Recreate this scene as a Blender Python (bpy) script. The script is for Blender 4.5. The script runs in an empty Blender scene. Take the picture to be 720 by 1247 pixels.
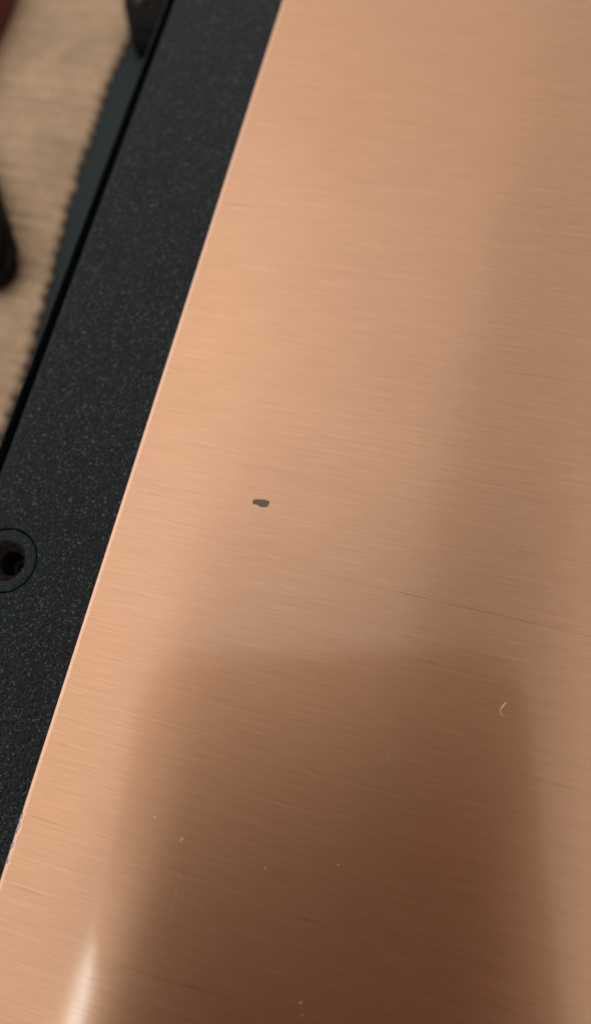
import bpy, bmesh, math, random
from mathutils import Matrix, Vector, noise
random.seed(7)
S = 0.001                      # the scene is measured in millimetres, built in metres
sc = bpy.context.scene
col = sc.collection

# ------------------------------------------------------------------ camera
cam_data = bpy.data.cameras.new('camera')
cam = bpy.data.objects.new('camera', cam_data)
col.objects.link(cam)
AX = Matrix(((0.96540048, 0.2406484, -0.10045027),
             (-0.20431529, 0.93738517, 0.28207145),
             (0.16204063, -0.25178839, 0.95412024)))       # rows: camera axes in the device's frame
CAM_Z = 75.0
def camera_frame():
    return Matrix.Translation((0, 0, CAM_Z * S)) @ AX.transposed().to_4x4()
cam.matrix_world = camera_frame()
cam_data.sensor_fit = 'VERTICAL'
cam_data.sensor_height = 36.0
cam_data.lens = 900.0 / 1247.0 * 36.0
cam_data.clip_start = 0.002
cam_data.clip_end = 20
cam_data.dof.use_dof = True
cam_data.dof.focus_distance = 0.0755
cam_data.dof.aperture_fstop = 11.0
sc.camera = cam

# ------------------------------------------------------------------ light of the room
world = bpy.data.worlds.new('World')
sc.world = world
world.use_nodes = True
bg = world.node_tree.nodes['Background']
bg.inputs[0].default_value = (1.0, 0.87, 0.78, 1)
bg.inputs[1].default_value = 0.61
world.cycles.sampling_method = 'NONE'

def area_lamp(name, loc, target, sx, sy, power, color, spread=180):
    d = bpy.data.lights.new(name, 'AREA')
    d.shape = 'RECTANGLE'; d.size = sx; d.size_y = sy
    d.energy = power; d.color = color; d.spread = math.radians(spread)
    o = bpy.data.objects.new(name, d)
    col.objects.link(o)
    z = (Vector(loc) - Vector(target)).normalized()
    y = Vector((0, 1, 0)); y = (y - z * y.dot(z)).normalized()
    x = y.cross(z)
    m = Matrix((x, y, z)).transposed().to_4x4(); m.translation = Vector(loc)
    o.matrix_world = m
    return o
# broad warm lamp up on the left, a ceiling panel overhead whose edge shows in the metal, and a thin strip added close by for the glint streak
area_lamp('room_lamp', (-0.65, 0.25, 1.75), (-0.65 + 0.743, 0.15, 1.75 - 0.669), 2.6, 2.6, 4.6, (1.0, 0.89, 0.80), 100)
area_lamp('ceiling_lamp', (-0.32, 0.75, 1.5), (-0.32, 0.75, 0), 0.72, 1.3, 0.62, (1.0, 0.92, 0.86), 150)
area_lamp('glint_lamp', (-0.0540, -0.0865, 0.120), (-0.0202, -0.035, 0), 0.0006, 0.043, 0.0036, (0.92, 0.98, 1.0))

sc.view_settings.view_transform = 'Standard'
sc.view_settings.look = 'None'
sc.view_settings.exposure = 0
sc.view_settings.gamma = 1
sc.cycles.use_denoising = True
sc.cycles.denoising_prefilter = 'ACCURATE'
sc.cycles.use_light_tree = False
sc.cycles.use_adaptive_sampling = False
sc.cycles.max_bounces = 4

# ------------------------------------------------------------------ material helpers
class N:
    def __init__(s, name):
        s.m = bpy.data.materials.new(name); s.m.use_nodes = True
        s.t = s.m.node_tree; s.b = s.t.nodes['Principled BSDF']
    def n(s, kind, **kw):
        o = s.t.nodes.new(kind)
        for k, v in kw.items(): setattr(o, k, v)
        return o
    def l(s, a, b): s.t.links.new(a, b)
    def val(s, sock, v):
        if hasattr(v, 'is_linked') or isinstance(v, bpy.types.NodeSocket): s.l(v, sock)
        else: sock.default_value = v
    def math(s, op, a, b=0.0, c=0.0, clamp=False):
        o = s.n('ShaderNodeMath', operation=op); o.use_clamp = clamp
        for i, v in enumerate((a, b, c)): s.val(o.inputs[i], v)
        return o.outputs[0]
    def mapping(s, scale, coord='Object', loc=(0, 0, 0), rot=(0, 0, 0)):
        tc = s.n('ShaderNodeTexCoord'); mp = s.n('ShaderNodeMapping')
        mp.inputs['Scale'].default_value = scale; mp.inputs['Location'].default_value = loc
        mp.inputs['Rotation'].default_value = rot
        s.l(tc.outputs[coord], mp.inputs[0]); return mp.outputs[0]
    def noise(s, vec, scale=1.0, detail=4, rough=0.5, out=0, distort=0.0):
        o = s.n('ShaderNodeTexNoise'); s.l(vec, o.inputs['Vector'])
        o.inputs['Scale'].default_value = scale; o.inputs['Detail'].default_value = detail
        o.inputs['Roughness'].default_value = rough; o.inputs['Distortion'].default_value = distort
        return o.outputs[out]
    def ramp(s, fac, stops):
        o = s.n('ShaderNodeValToRGB'); e = o.color_ramp.elements
        while len(e) < len(stops): e.new(0.5)
        for el, (p, c) in zip(e, stops):
            el.position = p; el.color = (c, c, c, 1) if isinstance(c, (int, float)) else (*c, 1)
        s.l(fac, o.inputs[0]); return o.outputs[0]
    def rng(s, v, a, b, c, d):
        o = s.n('ShaderNodeMapRange'); s.val(o.inputs[0], v)
        for i, x in enumerate((a, b, c, d)): o.inputs[i + 1].default_value = x
        return o.outputs[0]
    def mix(s, fac, a, b, blend='MIX'):
        o = s.n('ShaderNodeMix', data_type='RGBA', blend_type=blend)
        s.val(o.inputs['Factor'], fac)
        for i, v in ((6, a), (7, b)):
            if isinstance(v, tuple): o.inputs[i].default_value = (*v, 1)
            else: s.l(v, o.inputs[i])
        return o.outputs[2]
    def bump(s, height, strength, dist, normal=None):
        o = s.n('ShaderNodeBump'); o.inputs['Strength'].default_value = strength
        o.inputs['Distance'].default_value = dist; s.l(height, o.inputs['Height'])
        if normal is not None: s.l(normal, o.inputs['Normal'])
        return o.outputs[0]
    def set(s, **kw):
        for k, v in kw.items():
            k = k.replace('_', ' ')
            for i in s.b.inputs:
                if i.name.lower() == k.lower():
                    if isinstance(v, tuple) and len(v) == 3: v = (*v, 1)
                    s.val(i, v)
        return s.m

# brushed copper: the brushing runs along X, so the gloss spreads along Y
def copper_material():
    k = N('brushed_copper')
    fine = k.noise(k.mapping((45, 7000, 1)), 1, 3, 0.6)
    mid = k.noise(k.mapping((32, 2700, 1), loc=(3, 7, 0)), 1, 3, 0.65)
    long_ = k.noise(k.mapping((13, 800, 1), loc=(13, 5, 0)), 1, 3, 0.6)
    patch = k.noise(k.mapping((30, 60, 1), loc=(1, 2, 0)), 1, 3, 0.5)
    # sparse short dark brush marks
    mark = k.noise(k.mapping((150, 2300, 1), loc=(5, 1, 0)), 1, 3, 0.55)
    gate = k.noise(k.mapping((60, 130, 1), loc=(9, 4, 0)), 1, 2, 0.5)
    marks = k.math('MULTIPLY', k.ramp(mark, [(0.0, 0), (0.635, 0), (0.73, 1)]), k.ramp(gate, [(0.0, 0), (0.42, 0), (0.62, 1)]))
    # the few long scratches one can point at: (x0, x1, y, half width, strength, slope) in mm
    tc = k.n('ShaderNodeTexCoord'); sp = k.n('ShaderNodeSeparateXYZ'); k.l(tc.outputs['Object'], sp.inputs[0])
    wob = k.noise(k.mapping((260, 40, 1)), 1, 3, 0.6)
    total = None
    for x0, x1, y, w, st, sl in SCRATCHES:
        yy = k.math('MULTIPLY_ADD', sp.outputs[0], -sl, sp.outputs[1])
        yy = k.math('MULTIPLY_ADD', wob, 0.00028, yy)
        d = k.math('ABSOLUTE', k.math('SUBTRACT', yy, (y - sl * (x0 + x1) / 2 + 0.14) * S))
        a = k.rng(d, w * 0.25 * S, w * S, 1, 0)
        hx = (x1 - x0) / 2 * S
        dx = k.math('ABSOLUTE', k.math('SUBTRACT', sp.outputs[0], (x0 + x1) / 2 * S))
        b = k.rng(dx, hx * 0.35, hx, 1, 0)
        m = k.math('MULTIPLY', k.math('MULTIPLY', a, b), st)
        total = m if total is None else k.math('MAXIMUM', total, m)
    broken = k.ramp(k.noise(k.mapping((420, 900, 1), loc=(2, 2, 0)), 1, 3, 0.6), [(0.3, 0.25), (0.6, 1)])
    total = k.math('MULTIPLY', total, broken)
    base = k.mix(k.rng(long_, 0.3, 0.7, 0, 1), (0.91, 0.555, 0.328), (0.93, 0.570, 0.342))
    base = k.mix(k.rng(mid, 0.3, 0.7, 0.0, 1.0), base, (0.85, 0.508, 0.298))
    tint = k.noise(k.mapping((26, 34, 1), loc=(4, 4, 0)), 1, 4, 0.6)
    base = k.mix(k.rng(tint, 0.35, 0.68, 0, 0.6), base, (0.82, 0.488, 0.325))
    base = k.mix(k.math('MULTIPLY', k.rng(fine, 0.35, 0.7, 0.0, 1.0), 0.42), base, (0.66, 0.375, 0.225))
    short = k.noise(k.mapping((230, 6000, 1), loc=(8, 21, 0)), 1, 3, 0.65)
    base = k.mix(k.math('MULTIPLY', k.rng(short, 0.36, 0.68, 0.0, 1.0), 0.58), base, (0.66, 0.388, 0.228))
    base = k.mix(k.math('MULTIPLY', marks, 0.36), base, (0.42, 0.23, 0.12))
    hair = k.noise(k.mapping((55, 6200, 1), loc=(31, 17, 0)), 1, 2, 0.5)
    base = k.mix(k.math('MULTIPLY', k.ramp(hair, [(0.0, 0), (0.62, 0), (0.72, 1)]), 0.32), base, (0.98, 0.70, 0.49))
    base = k.mix(k.math('MULTIPLY', total, 0.72), base, (0.30, 0.17, 0.09))
    rub = None
    for x0, y0, x1, y1 in RUBS:
        L = math.hypot(x1 - x0, y1 - y0); ux, uy = (x1 - x0) / L, (y1 - y0) / L; mx, my = (x0 + x1) / 2 * S, (y0 + y1) / 2 * S
        dx = k.math('SUBTRACT', sp.outputs[0], mx); dy = k.math('SUBTRACT', sp.outputs[1], my)
        al = k.math('ABSOLUTE', k.math('ADD', k.math('MULTIPLY', dx, ux), k.math('MULTIPLY', dy, uy)))
        ac = k.math('ABSOLUTE', k.math('MULTIPLY_ADD', k.math('SUBTRACT', wob, 0.5), 0.0006, k.math('SUBTRACT', k.math('MULTIPLY', dx, uy), k.math('MULTIPLY', dy, ux))))
        m = k.math('MULTIPLY', k.rng(al, L * 0.2 * S, L * 0.55 * S, 1, 0), k.rng(ac, 0.03 * S, 0.16 * S, 1, 0))
        rub = m if rub is None else k.math('MAXIMUM', rub, m)
    base = k.mix(k.math('MULTIPLY', k.math('MULTIPLY', rub, broken), 0.32), base, (0.97, 0.76, 0.60))
    h = k.math('ADD', k.math('MULTIPLY', fine, 0.5), k.math('MULTIPLY', mid, 0.35))
    nrm = k.bump(h, 0.12, 0.00002)
    ro = k.rng(patch, 0.3, 0.7, 0.325, 0.345)
    ro = k.math('ADD', ro, k.rng(mid, 0.3, 0.7, -0.004, 0.004))
    tg = k.n('ShaderNodeTangent', direction_type='UV_MAP'); tg.uv_map = 'brush'
    cn = k.bump(h, 0.36, 0.00002)
    return k.set(Base_Color=base, Metallic=1.0, Roughness=ro, Anisotropic=1.0, Normal=nrm, Tangent=tg.outputs[0],
                 Coat_Weight=1.0, Coat_Roughness=0.06, Coat_IOR=1.55, Coat_Normal=cn)

def rim_plastic(name, grain=1.0, base=(0.0046, 0.0080, 0.0100)):
    k = N(name)
    v = k.mapping((1, 1, 1))
    g1 = k.noise(v, 3800, 2, 0.6)
    g2 = k.noise(v, 2100, 3, 0.6)
    vo = k.n('ShaderNodeTexVoronoi'); k.l(v, vo.inputs['Vector']); vo.inputs['Scale'].default_value = 2500
    h = k.math('ADD', k.math('MULTIPLY', g1, 0.7), k.math('MULTIPLY', g2, 0.8))
    h = k.math('SUBTRACT', h, k.math('MULTIPLY', vo.outputs[0], 0.9))
    nrm = k.bump(h, 1.0 * grain, 0.00017)
    big = k.noise(v, 160, 4, 0.6)
    c = k.mix(k.rng(big, 0.3, 0.7, 0, 1), base, tuple(x * 1.35 for x in base))
    c = k.mix(k.math('MULTIPLY', k.rng(k.noise(v, 5600, 2, 0.5), 0.38, 0.66, 0, 1), 0.8 * grain), c, (0.020, 0.026, 0.029))
    glints = k.ramp(k.noise(v, 4100, 2, 0.5), [(0.0, 0.0), (0.61, 0.0), (0.68, 1.0)])  # pale flecks put the grain's glints into the colour
    c = k.mix(k.math('MULTIPLY', glints, 0.75 * grain), c, (0.135, 0.17, 0.185))
    ro = k.rng(g2, 0.3, 0.7, 0.28, 0.5)
    return k.set(Base_Color=c, Roughness=ro, Normal=nrm, Specular_IOR_Level=0.20, Specular_Tint=(0.8, 0.98, 1.0))

def plain(name, color, rough=0.5, metallic=0.0, scale=400, var=0.25, bump=0.3, dist=0.0001, spec=0.5):
    k = N(name); v = k.mapping((1, 1, 1))
    n1 = k.noise(v, scale, 4, 0.6)
    c = k.mix(k.rng(n1, 0.25, 0.75, 0, 1), tuple(x * (1 - var) for x in color), tuple(min(1, x * (1 + var)) for x in color))
    return k.set(Base_Color=c, Roughness=k.rng(n1, 0.3, 0.7, rough * 0.85, min(1, rough * 1.15)), Metallic=metallic,
                 Normal=k.bump(n1, bump, dist), Specular_IOR_Level=spec)

def cloth_material():
    k = N('beige_ribbed_cloth')
    v = k.mapping((1, 1, 1))
    w = k.noise(k.mapping((1500, 700, 700)), 1, 3, 0.6)
    big = k.noise(v, 95, 5, 0.7)
    sl = k.noise(k.mapping((60, 520, 200)), 1, 4, 0.6)
    c = k.mix(k.rng(w, 0.3, 0.7, 0, 1), (0.55, 0.395, 0.26), (0.73, 0.55, 0.38))
    c = k.mix(k.math('MULTIPLY', k.rng(big, 0.4, 0.62, 0, 1), 0.6), c, (0.38, 0.29, 0.185))
    c = k.mix(k.math('MULTIPLY', k.rng(sl, 0.5, 0.75, 0, 1), 0.5), c, (0.36, 0.26, 0.165))
    return k.set(Base_Color=c, Roughness=0.9, Normal=k.bump(w, 0.6, 0.0002), Sheen_Weight=0.1)

# (x0, x1, y, half width, strength, slope)
SCRATCHES = [(-13.0, 27.0, 13.75, 0.070, 0.81, -0.004), (-31.3, -29.0, 33.38, 0.05, 0.88, 0.02), (-24.8, -18.0, 25.55, 0.06, 0.41, -0.02),
             (-31.3, -27.0, -15.98, 0.06, 0.81, -0.02), (-30.9, -26.8, -22.25, 0.055, 0.81, -0.01), (-19.5, -7.0, -25.8, 0.09, 0.61, 0.02),
             (-11.5, 1.5, 64.9, 0.09, 0.41, 0.03), (4.5, 16.0, 40.4, 0.08, 0.51, 0.03), (-31.0, -27.5, -6.4, 0.05, 0.54, 0.0),
             (-30.9, -28.5, -8.9, 0.05, 0.54, 0.01), (5.0, 24.0, -0.5, 0.09, 0.41, -0.03), (-8.0, 3.0, 47.4, 0.06, 0.41, 0.02)]
# pale rub marks across the brushing: (x0, y0, x1, y1)
RUBS = [(-14.71, -16.72, -14.75, -21.76), (-18.75, -13.31, -18.54, -12.35), (-1.78, -22.63, 0.09, -24.1), (-2.54, -24.18, -0.51, -24.73), (2.17, -0.66, 1.72, -2.32)]
M_copper = copper_material()
M_rim = rim_plastic('black_textured_plastic')
M_cup = rim_plastic('black_smooth_plastic', 0.6, (0.006, 0.010, 0.013))
M_hole = plain('dark_screw_metal', (0.012, 0.011, 0.010), 0.45, 0.4, 1500, 0.4, 0.6, 0.00012)
M_bore = plain('lit_recess_plastic', (0.045, 0.040, 0.034), 0.22, 0.6, 2200, 0.95, 1.0, 0.0005)  # paler than the cup; light on the cone put into the colour
M_side = plain('black_shell_plastic', (0.012, 0.013, 0.014), 0.6, 0, 900)
M_bare = plain('bare_aluminium', (0.48, 0.62, 0.86), 0.3, 1.0, 4000, 0.12, 0.5, 0.00004)
M_bevel = plain('catchlit_copper_edge', (0.91, 0.63, 0.47), 0.45, 1.0, 2500, 0.06, 0.35, 0.00004)  # paler than the panel so the chamfer's catch light sits in its colour
M_chip = plain('dark_exposed_primer', (0.19, 0.160, 0.108), 0.7, 0, 3500, 0.22, 0.5, 0.00003, 0.3)
M_dust = plain('pale_lint', (0.85, 0.74, 0.66), 0.9, 0, 3000, 0.1, 0.1)
M_table = plain('slate_blue_surface', (0.028, 0.046, 0.054), 0.7, 0, 300, 0.15, spec=0.2)
M_cloth = cloth_material()
M_black = plain('black_rubber', (0.005, 0.005, 0.005), 0.6, 0, 500, spec=0.15)
M_grey = plain('dull_grey_plastic', (0.05, 0.052, 0.05), 0.5, 0, 500)
M_brass = plain('dull_brass', (0.05, 0.035, 0.018), 0.5, 0.5, 800)
M_red = plain('dark_red_rubber', (0.10, 0.010, 0.010), 0.55, 0, 300)
M_phone = plain('dark_red_phone_glass', (0.20, 0.062, 0.045), 0.35, 0, 100, 0.1, 0.0)
M_lens = plain('lens_glass', (0.004, 0.004, 0.006), 0.1, 0, 100, 0.1, 0.0)

# ------------------------------------------------------------------ mesh helpers
def link(name, bm, mat, parent=None, smooth=False):
    me = bpy.data.meshes.new(name)
    bmesh.ops.recalc_face_normals(bm, faces=bm.faces)
    bm.to_mesh(me); bm.free()
    if smooth:
        for p in me.polygons: p.use_smooth = True
    o = bpy.data.objects.new(name, me); col.objects.link(o)
    me.materials.append(mat)
    if parent: o.parent = parent
    return o
def tag(o, label, cat, group=None):
    o['label'] = label; o['category'] = cat
    if group: o['group'] = group
    return o
def extrude_profile(pts, y0, y1, ny=1):
    """closed XZ outline (mm) swept along Y"""
    bm = bmesh.new(); rows = []
    for j in range(ny + 1):
        y = y0 + (y1 - y0) * j / ny
        rows.append([bm.verts.new((x * S, y * S, z * S)) for x, z in pts])
    n = len(pts)
    for a, b in zip(rows, rows[1:]):
        for i in range(n): bm.faces.new((a[i], a[(i + 1) % n], b[(i + 1) % n], b[i]))
    bm.faces.new(rows[0]); bm.faces.new(rows[-1][::-1])
    return bm
def lathe(prof, c, seg=64, wob=0.0):
    """(r, z) profile in mm turned about a vertical axis at c"""
    bm = bmesh.new(); rings = []
    for r, z in prof:
        if r <= 0: rings.append([bm.verts.new((c[0] * S, c[1] * S, z * S))]); continue
        rings.append([bm.verts.new(((c[0] + r * math.cos(2 * math.pi * i / seg)) * S, (c[1] + r * math.sin(2 * math.pi * i / seg)) * S, z * S)) for i in range(seg)])
    for a, b in zip(rings, rings[1:]):
        for i in range(seg):
            j = (i + 1) % seg
            if len(b) == 1: bm.faces.new((a[i], a[j], b[0]))
            elif len(a) == 1: bm.faces.new((a[0], b[i], b[j]))
            else: bm.faces.new((a[i], a[j], b[j], b[i]))
    return bm
def prism(pts, z0, z1, bevel=0.0, seg=3):
    bm = bmesh.new()
    a = [bm.verts.new((x * S, y * S, z0 * S)) for x, y in pts]
    b = [bm.verts.new((x * S, y * S, z1 * S)) for x, y in pts]
    n = len(pts)
    for i in range(n): bm.faces.new((a[i], a[(i + 1) % n], b[(i + 1) % n], b[i]))
    bm.faces.new(a[::-1]); bm.faces.new(b)
    if bevel: bmesh.ops.bevel(bm, geom=bm.edges[:], offset=bevel * S, segments=seg, affect='EDGES', clamp_overlap=True)
    return bm
def tube(path, radii, seg=12):
    bm = bmesh.new(); rings = []
    P = [Vector(p) for p in path]
    for i, p in enumerate(P):
        d = (P[min(i + 1, len(P) - 1)] - P[max(i - 1, 0)]).normalized()
        u = d.cross(Vector((0, 0, 1)));
        if u.length < 1e-4: u = Vector((1, 0, 0))
        u.normalize(); w = d.cross(u)
        rings.append([bm.verts.new((p + radii[i] * (u * math.cos(t) + w * math.sin(t))) * S) for t in [2 * math.pi * q / seg for q in range(seg)]])
    for a, b in zip(rings, rings[1:]):
        for i in range(seg): bm.faces.new((a[i], a[(i + 1) % seg], b[(i + 1) % seg], b[i]))
    bm.faces.new(rings[0][::-1]); bm.faces.new(rings[-1])
    return bm

# ------------------------------------------------------------------ the surface underneath
TABLE_Z = -22.0
bm = prism([(-260, -160), (260, -160), (260, 260), (-260, 260)], TABLE_Z - 12, TABLE_Z)
o = link('table_top', bm, M_table); o['kind'] = 'structure'

# ------------------------------------------------------------------ the device
Y0, Y1 = -90.0, 150.0
CX0, CX1 = -31.75, 120.0            # copper panel
RIM_Z = -0.10                       # top of the black rim, a little below the copper
dev = bpy.data.objects.new('device_casing', None); col.objects.link(dev)
dev.location = (CX0 * S, 0, TABLE_Z * S)
tag(dev, 'device casing with a brushed copper metal panel framed by a black textured plastic rim', 'device')
def part(name, bm, mat, parent=dev, smooth=False):
    o = link(name, bm, mat, None, smooth)
    bpy.context.view_layer.update()
    o.parent = parent
    o.matrix_parent_inverse = parent.matrix_world.inverted()
    return o
bpy.context.view_layer.update()

# copper panel: a sheet with a narrow chamfer, its lip a little uneven
def copper_panel(lip):
    bm = bmesh.new(); rows = []
    ny = 2400
    def prof(y):
        w = 0.38 + 0.05 * noise.noise((y * 0.9, 0, 0)) + 0.09 * noise.noise((y * 4.3, 3, 0))
        e = 0.012 * noise.noise((y * 1.6, 9, 0))
        nick = 0.0
        for c, hw, dp in ((-15.95, 0.16, 0.07), (-17.3, 0.5, 0.06), (-19.05, 0.35, 0.05), (-20.5, 0.3, 0.04)):
            t = abs(y - c) / hw
            if t < 1: nick = max(nick, dp * (1 - t * t))
        xe = CX0 + e + nick
        q = [(xe, -1.2), (xe, -0.10), (xe + 0.02, -0.078), (xe + w * 0.6, -0.030), (xe + w + nick * 0.5, 0.0), (xe + 2.0, 0.0), (CX1 - 0.3, 0.0), (CX1, -0.2), (CX1, -1.2)]
        return q[:5] if lip else q[4:]
    ys = [Y0 + (Y1 - Y0) * j / ny for j in range(ny + 1)]
    for y in ys: rows.append([bm.verts.new((x * S, y * S, z * S)) for x, z in prof(y)])
    for a, b in zip(rows, rows[1:]):
        for i in range(len(a) - 1):
            bm.faces.new((a[i], b[i], b[i + 1], a[i + 1]))
    uv = bm.loops.layers.uv.new('brush')
    for f in bm.faces:
        for l in f.loops: l[uv].uv = (l.vert.co.y, -l.vert.co.x)   # U runs across the brushing
    return bm
panel = part('copper_panel', copper_panel(False), M_copper)
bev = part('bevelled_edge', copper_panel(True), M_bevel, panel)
bev['label'] = 'narrow cut edge along the copper panel, coloured bright as if catching light'
panel['label'] = 'brushed copper metal panel with a bright bevelled edge'

# black rim with a groove added along its outer edge to make it dark
RX1, RO, RR = -31.775, -47.05, 1.0      # inner end, outer end and edge radius of the top
prof = [(RX1, RIM_Z - 3), (RX1, RIM_Z - 0.03), (RX1 - 0.03, RIM_Z), (RO + RR + 0.08, RIM_Z)]
for i in range(9):
    t = math.pi / 2 * i / 8
    prof.append((RO + RR - RR * math.sin(t), RIM_Z - RR + RR * math.cos(t)))
# the added groove is shaped to hold the edge's shade, closed on the outside by a thin lip
RX0 = -48.50
prof += [(RO, -3.4), (RX0 + 0.24, -3.4), (RX0 + 0.24, -1.02), (RX0 + 0.20, -0.96), (RX0 + 0.06, -0.96), (RX0, -1.04),
         (RX0, -7.0), (RX0 + 3, -8.0), (RX0 + 3, -8.5), (RX1, -8.5)]
rim = part('black_rim', extrude_profile(prof, Y0, Y1, 1), M_rim)
rim['label'] = 'black fine-grained plastic rim with an added dark groove along its outer edge'
HC = (-42.50, 7.72)                 # middle of the screw recess
cut = link('cutter', lathe([(0, 2), (3.66, 2), (3.66, -5.2), (0, -5.2)], HC, 72), M_side)
md = rim.modifiers.new('recess', 'BOOLEAN'); md.object = cut; md.operation = 'DIFFERENCE'; md.solver = 'EXACT'
bpy.context.view_layer.update()
me = bpy.data.meshes.new_from_object(rim.evaluated_get(bpy.context.evaluated_depsgraph_get()))
rim.modifiers.clear(); rim.data = me
bpy.data.objects.remove(cut)
for p in rim.data.polygons: p.use_smooth = True
rim.data.set_sharp_from_angle(angle=math.radians(30))
# the cup set into the recess with a hairline gap round it, and the screw deep down in it
z = RIM_Z
cup = part('screw_cup', lathe([(3.50, z - 4.6), (3.50, z - 0.10), (3.43, z - 0.02), (3.35, z + 0.0), (2.42, z + 0.0), (2.30, z - 0.05)], HC, 72), M_cup, rim, True)
part('screw_bore', lathe([(2.30, z - 0.05), (2.20, z - 0.16), (2.08, z - 0.55), (1.50, z - 1.45), (1.40, z - 1.58), (1.36, z - 1.75), (1.33, z - 4.6)], HC, 72), M_bore, rim, True)
cup['label'] = 'round screw recess in the black rim'
hl = link('screw_head', lathe([(1.29, z - 4.6), (1.29, z - 4.3), (1.1, z - 4.1), (0.6, z - 4.05), (0.5, z - 4.5), (0, z - 4.55)], HC, 48), M_hole, None, True)
hl.parent = rim; hl.matrix_parent_inverse = rim.matrix_world.inverted()
# lower shell under the rim
part('lower_shell', prism([(RX0 + 4, Y0 + 1), (CX1 - 1, Y0 + 1), (CX1 - 1, Y1 - 1), (RX0 + 4, Y1 - 1)], TABLE_Z + 0.02, -8.55), M_side)

# the dark chip in the copper finish
pts = [(-17.51, 19.76), (-17.55, 19.99), (-17.48, 20.16), (-17.3, 20.25), (-16.97, 20.28), (-16.63, 20.34), (-16.33, 20.38), (-15.97, 20.35), (-15.73, 20.3), (-15.73, 20.12), (-15.77, 19.88), (-15.85, 19.73), (-16.14, 19.64), (-16.58, 19.58), (-16.78, 19.66), (-16.96, 19.73), (-17.18, 19.73), (-17.38, 19.71)]
pts = [(x, 20.0 + (y - 20.0) * 1.14) for x, y in pts]
cc = (sum(p[0] for p in pts) / len(pts), sum(p[1] for p in pts) / len(pts))
bm = bmesh.new(); rings = []
for kx, zz in ((1.0, 0.003), (0.93, 0.018), (0.75, 0.026), (0.4, 0.020)):
    rings.append([bm.verts.new(((cc[0] + (p[0] - cc[0]) * kx) * S, (cc[1] + (p[1] - cc[1]) * kx) * S, (zz + 0.006 * random.random()) * S)) for p in pts])
cv = bm.verts.new((cc[0] * S, cc[1] * S, 0.022 * S))
for a, b in zip(rings, rings[1:]):
    for i in range(len(pts)): bm.faces.new((a[i], a[(i + 1) % len(pts)], b[(i + 1) % len(pts)], b[i]))
for i in range(len(pts)): bm.faces.new((rings[-1][i], rings[-1][(i + 1) % len(pts)], cv))
ch = part('chip_mark', bm, M_chip, panel)
ch['label'] = 'small dark grey-brown chip in the copper finish'

# bare metal glinting where the edge of the panel is knocked
for i, (y, hl_, wd) in enumerate(((-16.25, 0.26, 0.13), (-17.15, 0.42, 0.14), (-17.75, 0.15, 0.10), (-19.0, 0.28, 0.12), (-20.45, 0.22, 0.10))):
    bm = bmesh.new(); n = 9; rows = []
    for j in range(n):
        t = j / (n - 1) * 2 - 1; yy = y + t * hl_; w = 1.1 * wd * (0.35 + 0.65 * math.sqrt(max(0, 1 - t * t))) * random.uniform(0.75, 1.2)
        x = CX0 - 0.05 + random.uniform(-0.015, 0.015)
        rows.append([bm.verts.new((q[0] * S, yy * S, q[1] * S)) for q in ((x, -0.30), (x, -0.10), (x + w * 0.6, -0.03 + random.uniform(-0.02, 0.02)), (x + w + 0.06, 0.006), (x + w + 0.10, -0.20))])
    for a, b in zip(rows, rows[1:]):
        for q in range(4): bm.faces.new((a[q], a[q + 1], b[q + 1], b[q]))
    bm.faces.new(rows[0]); bm.faces.new(rows[-1][::-1])
    e = part('edge_nick', bm, M_bare, panel)
    if i == 0: e['label'] = 'bare silvery nick on the copper edge'

# ------------------------------------------------------------------ the ribbed cloth lying beside the device
EDGE = [(29, -62.2), (36, -62.3), (50, -63.4), (68, -65.6), (80, -66.2), (93, -66.6), (104, -66.0), (140, -64.8)]
def edge_x(y):
    if y <= EDGE[0][0]: return EDGE[0][1] + 0.3 + (EDGE[0][0] - y) * 0.02
    for (a, xa), (b, xb) in zip(EDGE, EDGE[1:]):
        if a <= y <= b: return xa + 0.3 + (xb - xa) * (y - a) / (b - a)
    return EDGE[-1][1] + 0.3
def cloth():
    bm = bmesh.new(); rows = []
    pitch = 2.8; y = -20.0
    us = [0, 0.15, 0.35, 0.7, 1.2, 2.0] + [3.2 + 1.6 * i for i in range(36)]
    while y <= 145:
        ph = y / pitch + 0.5 * noise.noise((y * 0.13, 0, 0))
        rib = abs(math.sin(math.pi * ph)) ** 0.7
        key = math.floor(ph)
        xe = edge_x(y) + 0.95 * rib - 0.60 + 0.5 * noise.noise((key * 7.3, 1, 0))
        row = [bm.verts.new((xe * S, y * S, (TABLE_Z + 0.01) * S))]
        for u in us:
            k = min(1.0, (u + 0.05) / 0.8) ** 0.5
            x = xe - u
            hgt = (0.5 + (0.30 + 0.15 * math.exp(-u / 3)) * rib) * k + 0.5 * (noise.noise((x * 0.05, y * 0.05, 2)) + 0.6) * min(1, u / 8)
            hgt += 0.10 * math.sin(x * 3.9 + key * math.pi) * min(1, u)
            row.append(bm.verts.new((x * S, y * S, (TABLE_Z + 0.05 + hgt) * S)))
        row.append(bm.verts.new(((xe - us[-1] - 0.2) * S, y * S, (TABLE_Z + 0.01) * S)))
        rows.append(row); y += 0.262
    for a, b in zip(rows, rows[1:]):
        for i in range(len(a) - 1): bm.faces.new((a[i], b[i], b[i + 1], a[i + 1]))
    return bm
tag(link('ribbed_cloth', cloth(), M_cloth, None, True), 'blurred beige ribbed cloth with a scalloped edge lying beside the black rim', 'cloth')
CL = TABLE_Z + 1.1

# ------------------------------------------------------------------ blurred things on the cloth
# dark red rounded strip reaching into the corner
bm = tube([(-96, 135, CL + 2.6), (-93.5, 118, CL + 2.6), (-92.2, 104, CL + 2.6), (-91.8, 92, CL + 2.6), (-93, 80, CL + 2.6), (-97, 66, CL + 2.6)], [4.6, 4.6, 4.5, 4.4, 4.4, 4.4], 20)
tag(link('red_cord', bm, M_red, None, True), 'dark red blurred cord cut off by the upper left corner on beige cloth', 'cord')
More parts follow.
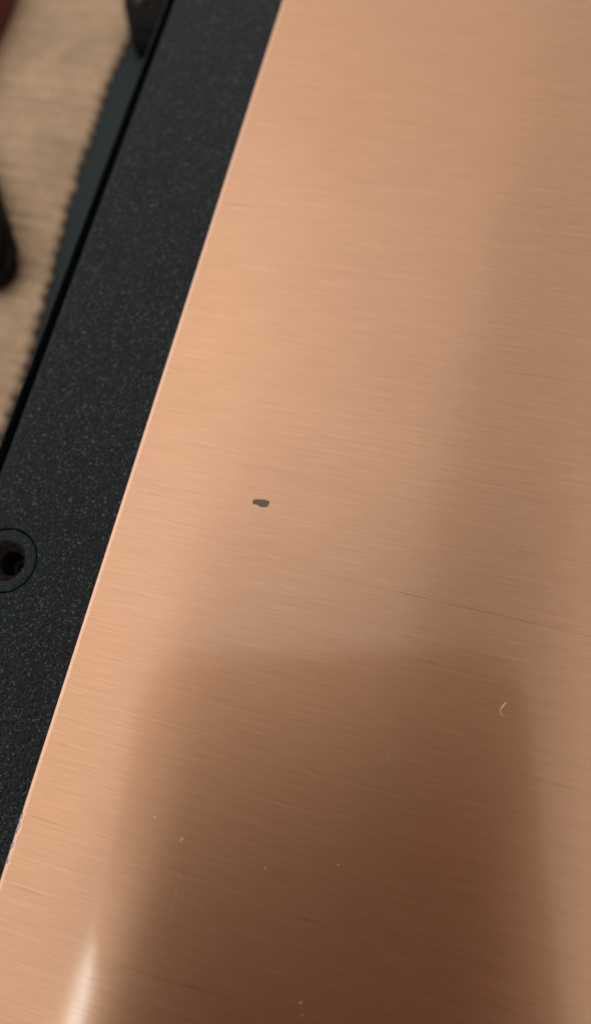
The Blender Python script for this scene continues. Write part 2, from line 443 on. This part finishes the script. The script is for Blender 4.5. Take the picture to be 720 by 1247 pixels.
# black plug with a tapering neck at the left border
plug = bpy.data.objects.new('black_plug', None); col.objects.link(plug); plug.location = (-76 * S, 55 * S, CL * S)
tag(plug, 'black blurred tapered plug at the left border of the photo on beige cloth', 'plug')
bpy.context.view_layer.update()
part('plug_body', prism([(-67.6, 51.4), (-68.2, 56.2), (-72.6, 62.0), (-80.5, 74.0), (-86, 72.5), (-86.5, 58), (-79, 49.5), (-70, 49.0)], CL, CL + 4.6, 1.4, 3), M_black, plug, True)
part('grey_collar', prism([(-74.2, 57.0), (-77.5, 61.5), (-80.5, 59.2), (-77, 54.6)], CL + 3.6, CL + 5.2, 0.5, 2), M_grey, plug, True)
# black connector beside the rim at the top
con = bpy.data.objects.new('black_connector', None); col.objects.link(con); con.location = (-61 * S, 103 * S, TABLE_Z * S)
tag(con, 'black blurred connector between the beige cloth and the top of the rim', 'connector')
bpy.context.view_layer.update()
part('connector_body', prism([(-61.9, 97.2), (-51.6, 98.6), (-51.6, 128), (-68.5, 128), (-65.8, 105.0)], TABLE_Z + 0.02, -15.5, 0.9, 3), M_black, con, True)
part('connector_plate', prism([(-57.0, 103.2), (-53.0, 103.6), (-53.0, 112), (-57.6, 112)], -15.45, -14.9, 0.15, 2), M_brass, con, True)
part('connector_screw', lathe([(0, -14.9), (0.8, -14.95), (1.0, -15.4)], (-62.0, 104.0), 24), M_brass, con, True)

# ------------------------------------------------------------------ lint and dust on the copper
fib = tube([(11.76, 5.62, 0.06), (11.62, 5.36, 0.10), (11.50, 5.10, 0.08), (11.37, 4.86, 0.05), (11.36, 4.66, 0.04), (11.50, 4.42, 0.05), (11.70, 4.26, 0.06), (11.88, 4.17, 0.04)],
           [0.040, 0.050, 0.048, 0.040, 0.032, 0.030, 0.026, 0.016], 8)
tag(link('lint_fibre', fib, M_dust, None, True), 'tiny pale curled lint fibre on the dark part of the copper', 'lint')
bm = bmesh.new()
spots = [(-18.63, -12.9, .055), (-15.49, -14.11, .06), (-15.6, -14.35, .04), (-10.34, -12.46, .03), (-7.14, -14.48, .045), (-0.6, -12.45, .04), (7.91, 82.39, .05), (-2.5, -26.5, .06), (-1.9, -27.0, .05), (-1.3, -24.2, .04), (-0.9, -25.1, .035)]
for i in range(26): spots.append((random.uniform(-22, 18), random.uniform(-30, 8), random.uniform(.008, .02)))
for x, y, r in spots:
    r *= 1.35; a = random.uniform(0, 3.1); k = random.uniform(1.2, 2.4)
    m = Matrix.Translation((x * S, y * S, (r * 0.4 + 0.004) * S)) @ Matrix.Rotation(a, 4, 'Z') @ Matrix.Diagonal((r * k * S, r * S, r * 0.5 * S, 1))
    bmesh.ops.create_icosphere(bm, subdivisions=1, radius=1, matrix=m)
d = tag(link('dust', bm, M_dust), 'pale dust specks scattered over the copper panel', 'dust'); d['kind'] = 'stuff'

# ------------------------------------------------------------------ the phone that takes the picture, mirrored dark in the copper
ph = bpy.data.objects.new('phone', None); col.objects.link(ph)
ph.matrix_world = camera_frame() @ Matrix.Translation((-10.6 * S, -65 * S, 2.2 * S))
tag(ph, 'dark phone held over the copper, seen as the dark reflection at lower right', 'phone')
def rounded(x0, x1, y0, y1, r, n=8):
    out = []
    for cx, cy, a0 in ((x1 - r, y1 - r, 0), (x0 + r, y1 - r, 90), (x0 + r, y0 + r, 180), (x1 - r, y0 + r, 270)):
        for i in range(n + 1):
            a = math.radians(a0 + 90 * i / n); out.append((cx + r * math.cos(a), cy + r * math.sin(a)))
    return out
b = link('phone_body', prism(rounded(-40.1, 40.1, -82, 82, 11), 0, 8.2), M_phone, ph)
lb = link('camera_bump', prism(rounded(1, 34, 43, 76, 6), -1.3, -0.02), M_phone, ph)
for x, y in ((10.6, 65.0), (10.6, 51.5)):
    lathe_bm = lathe([(0, -1.5), (5.0, -1.5), (5.4, -1.45), (5.4, -1.31)], (x, y), 40)
    link('lens', lathe_bm, M_lens, lb)
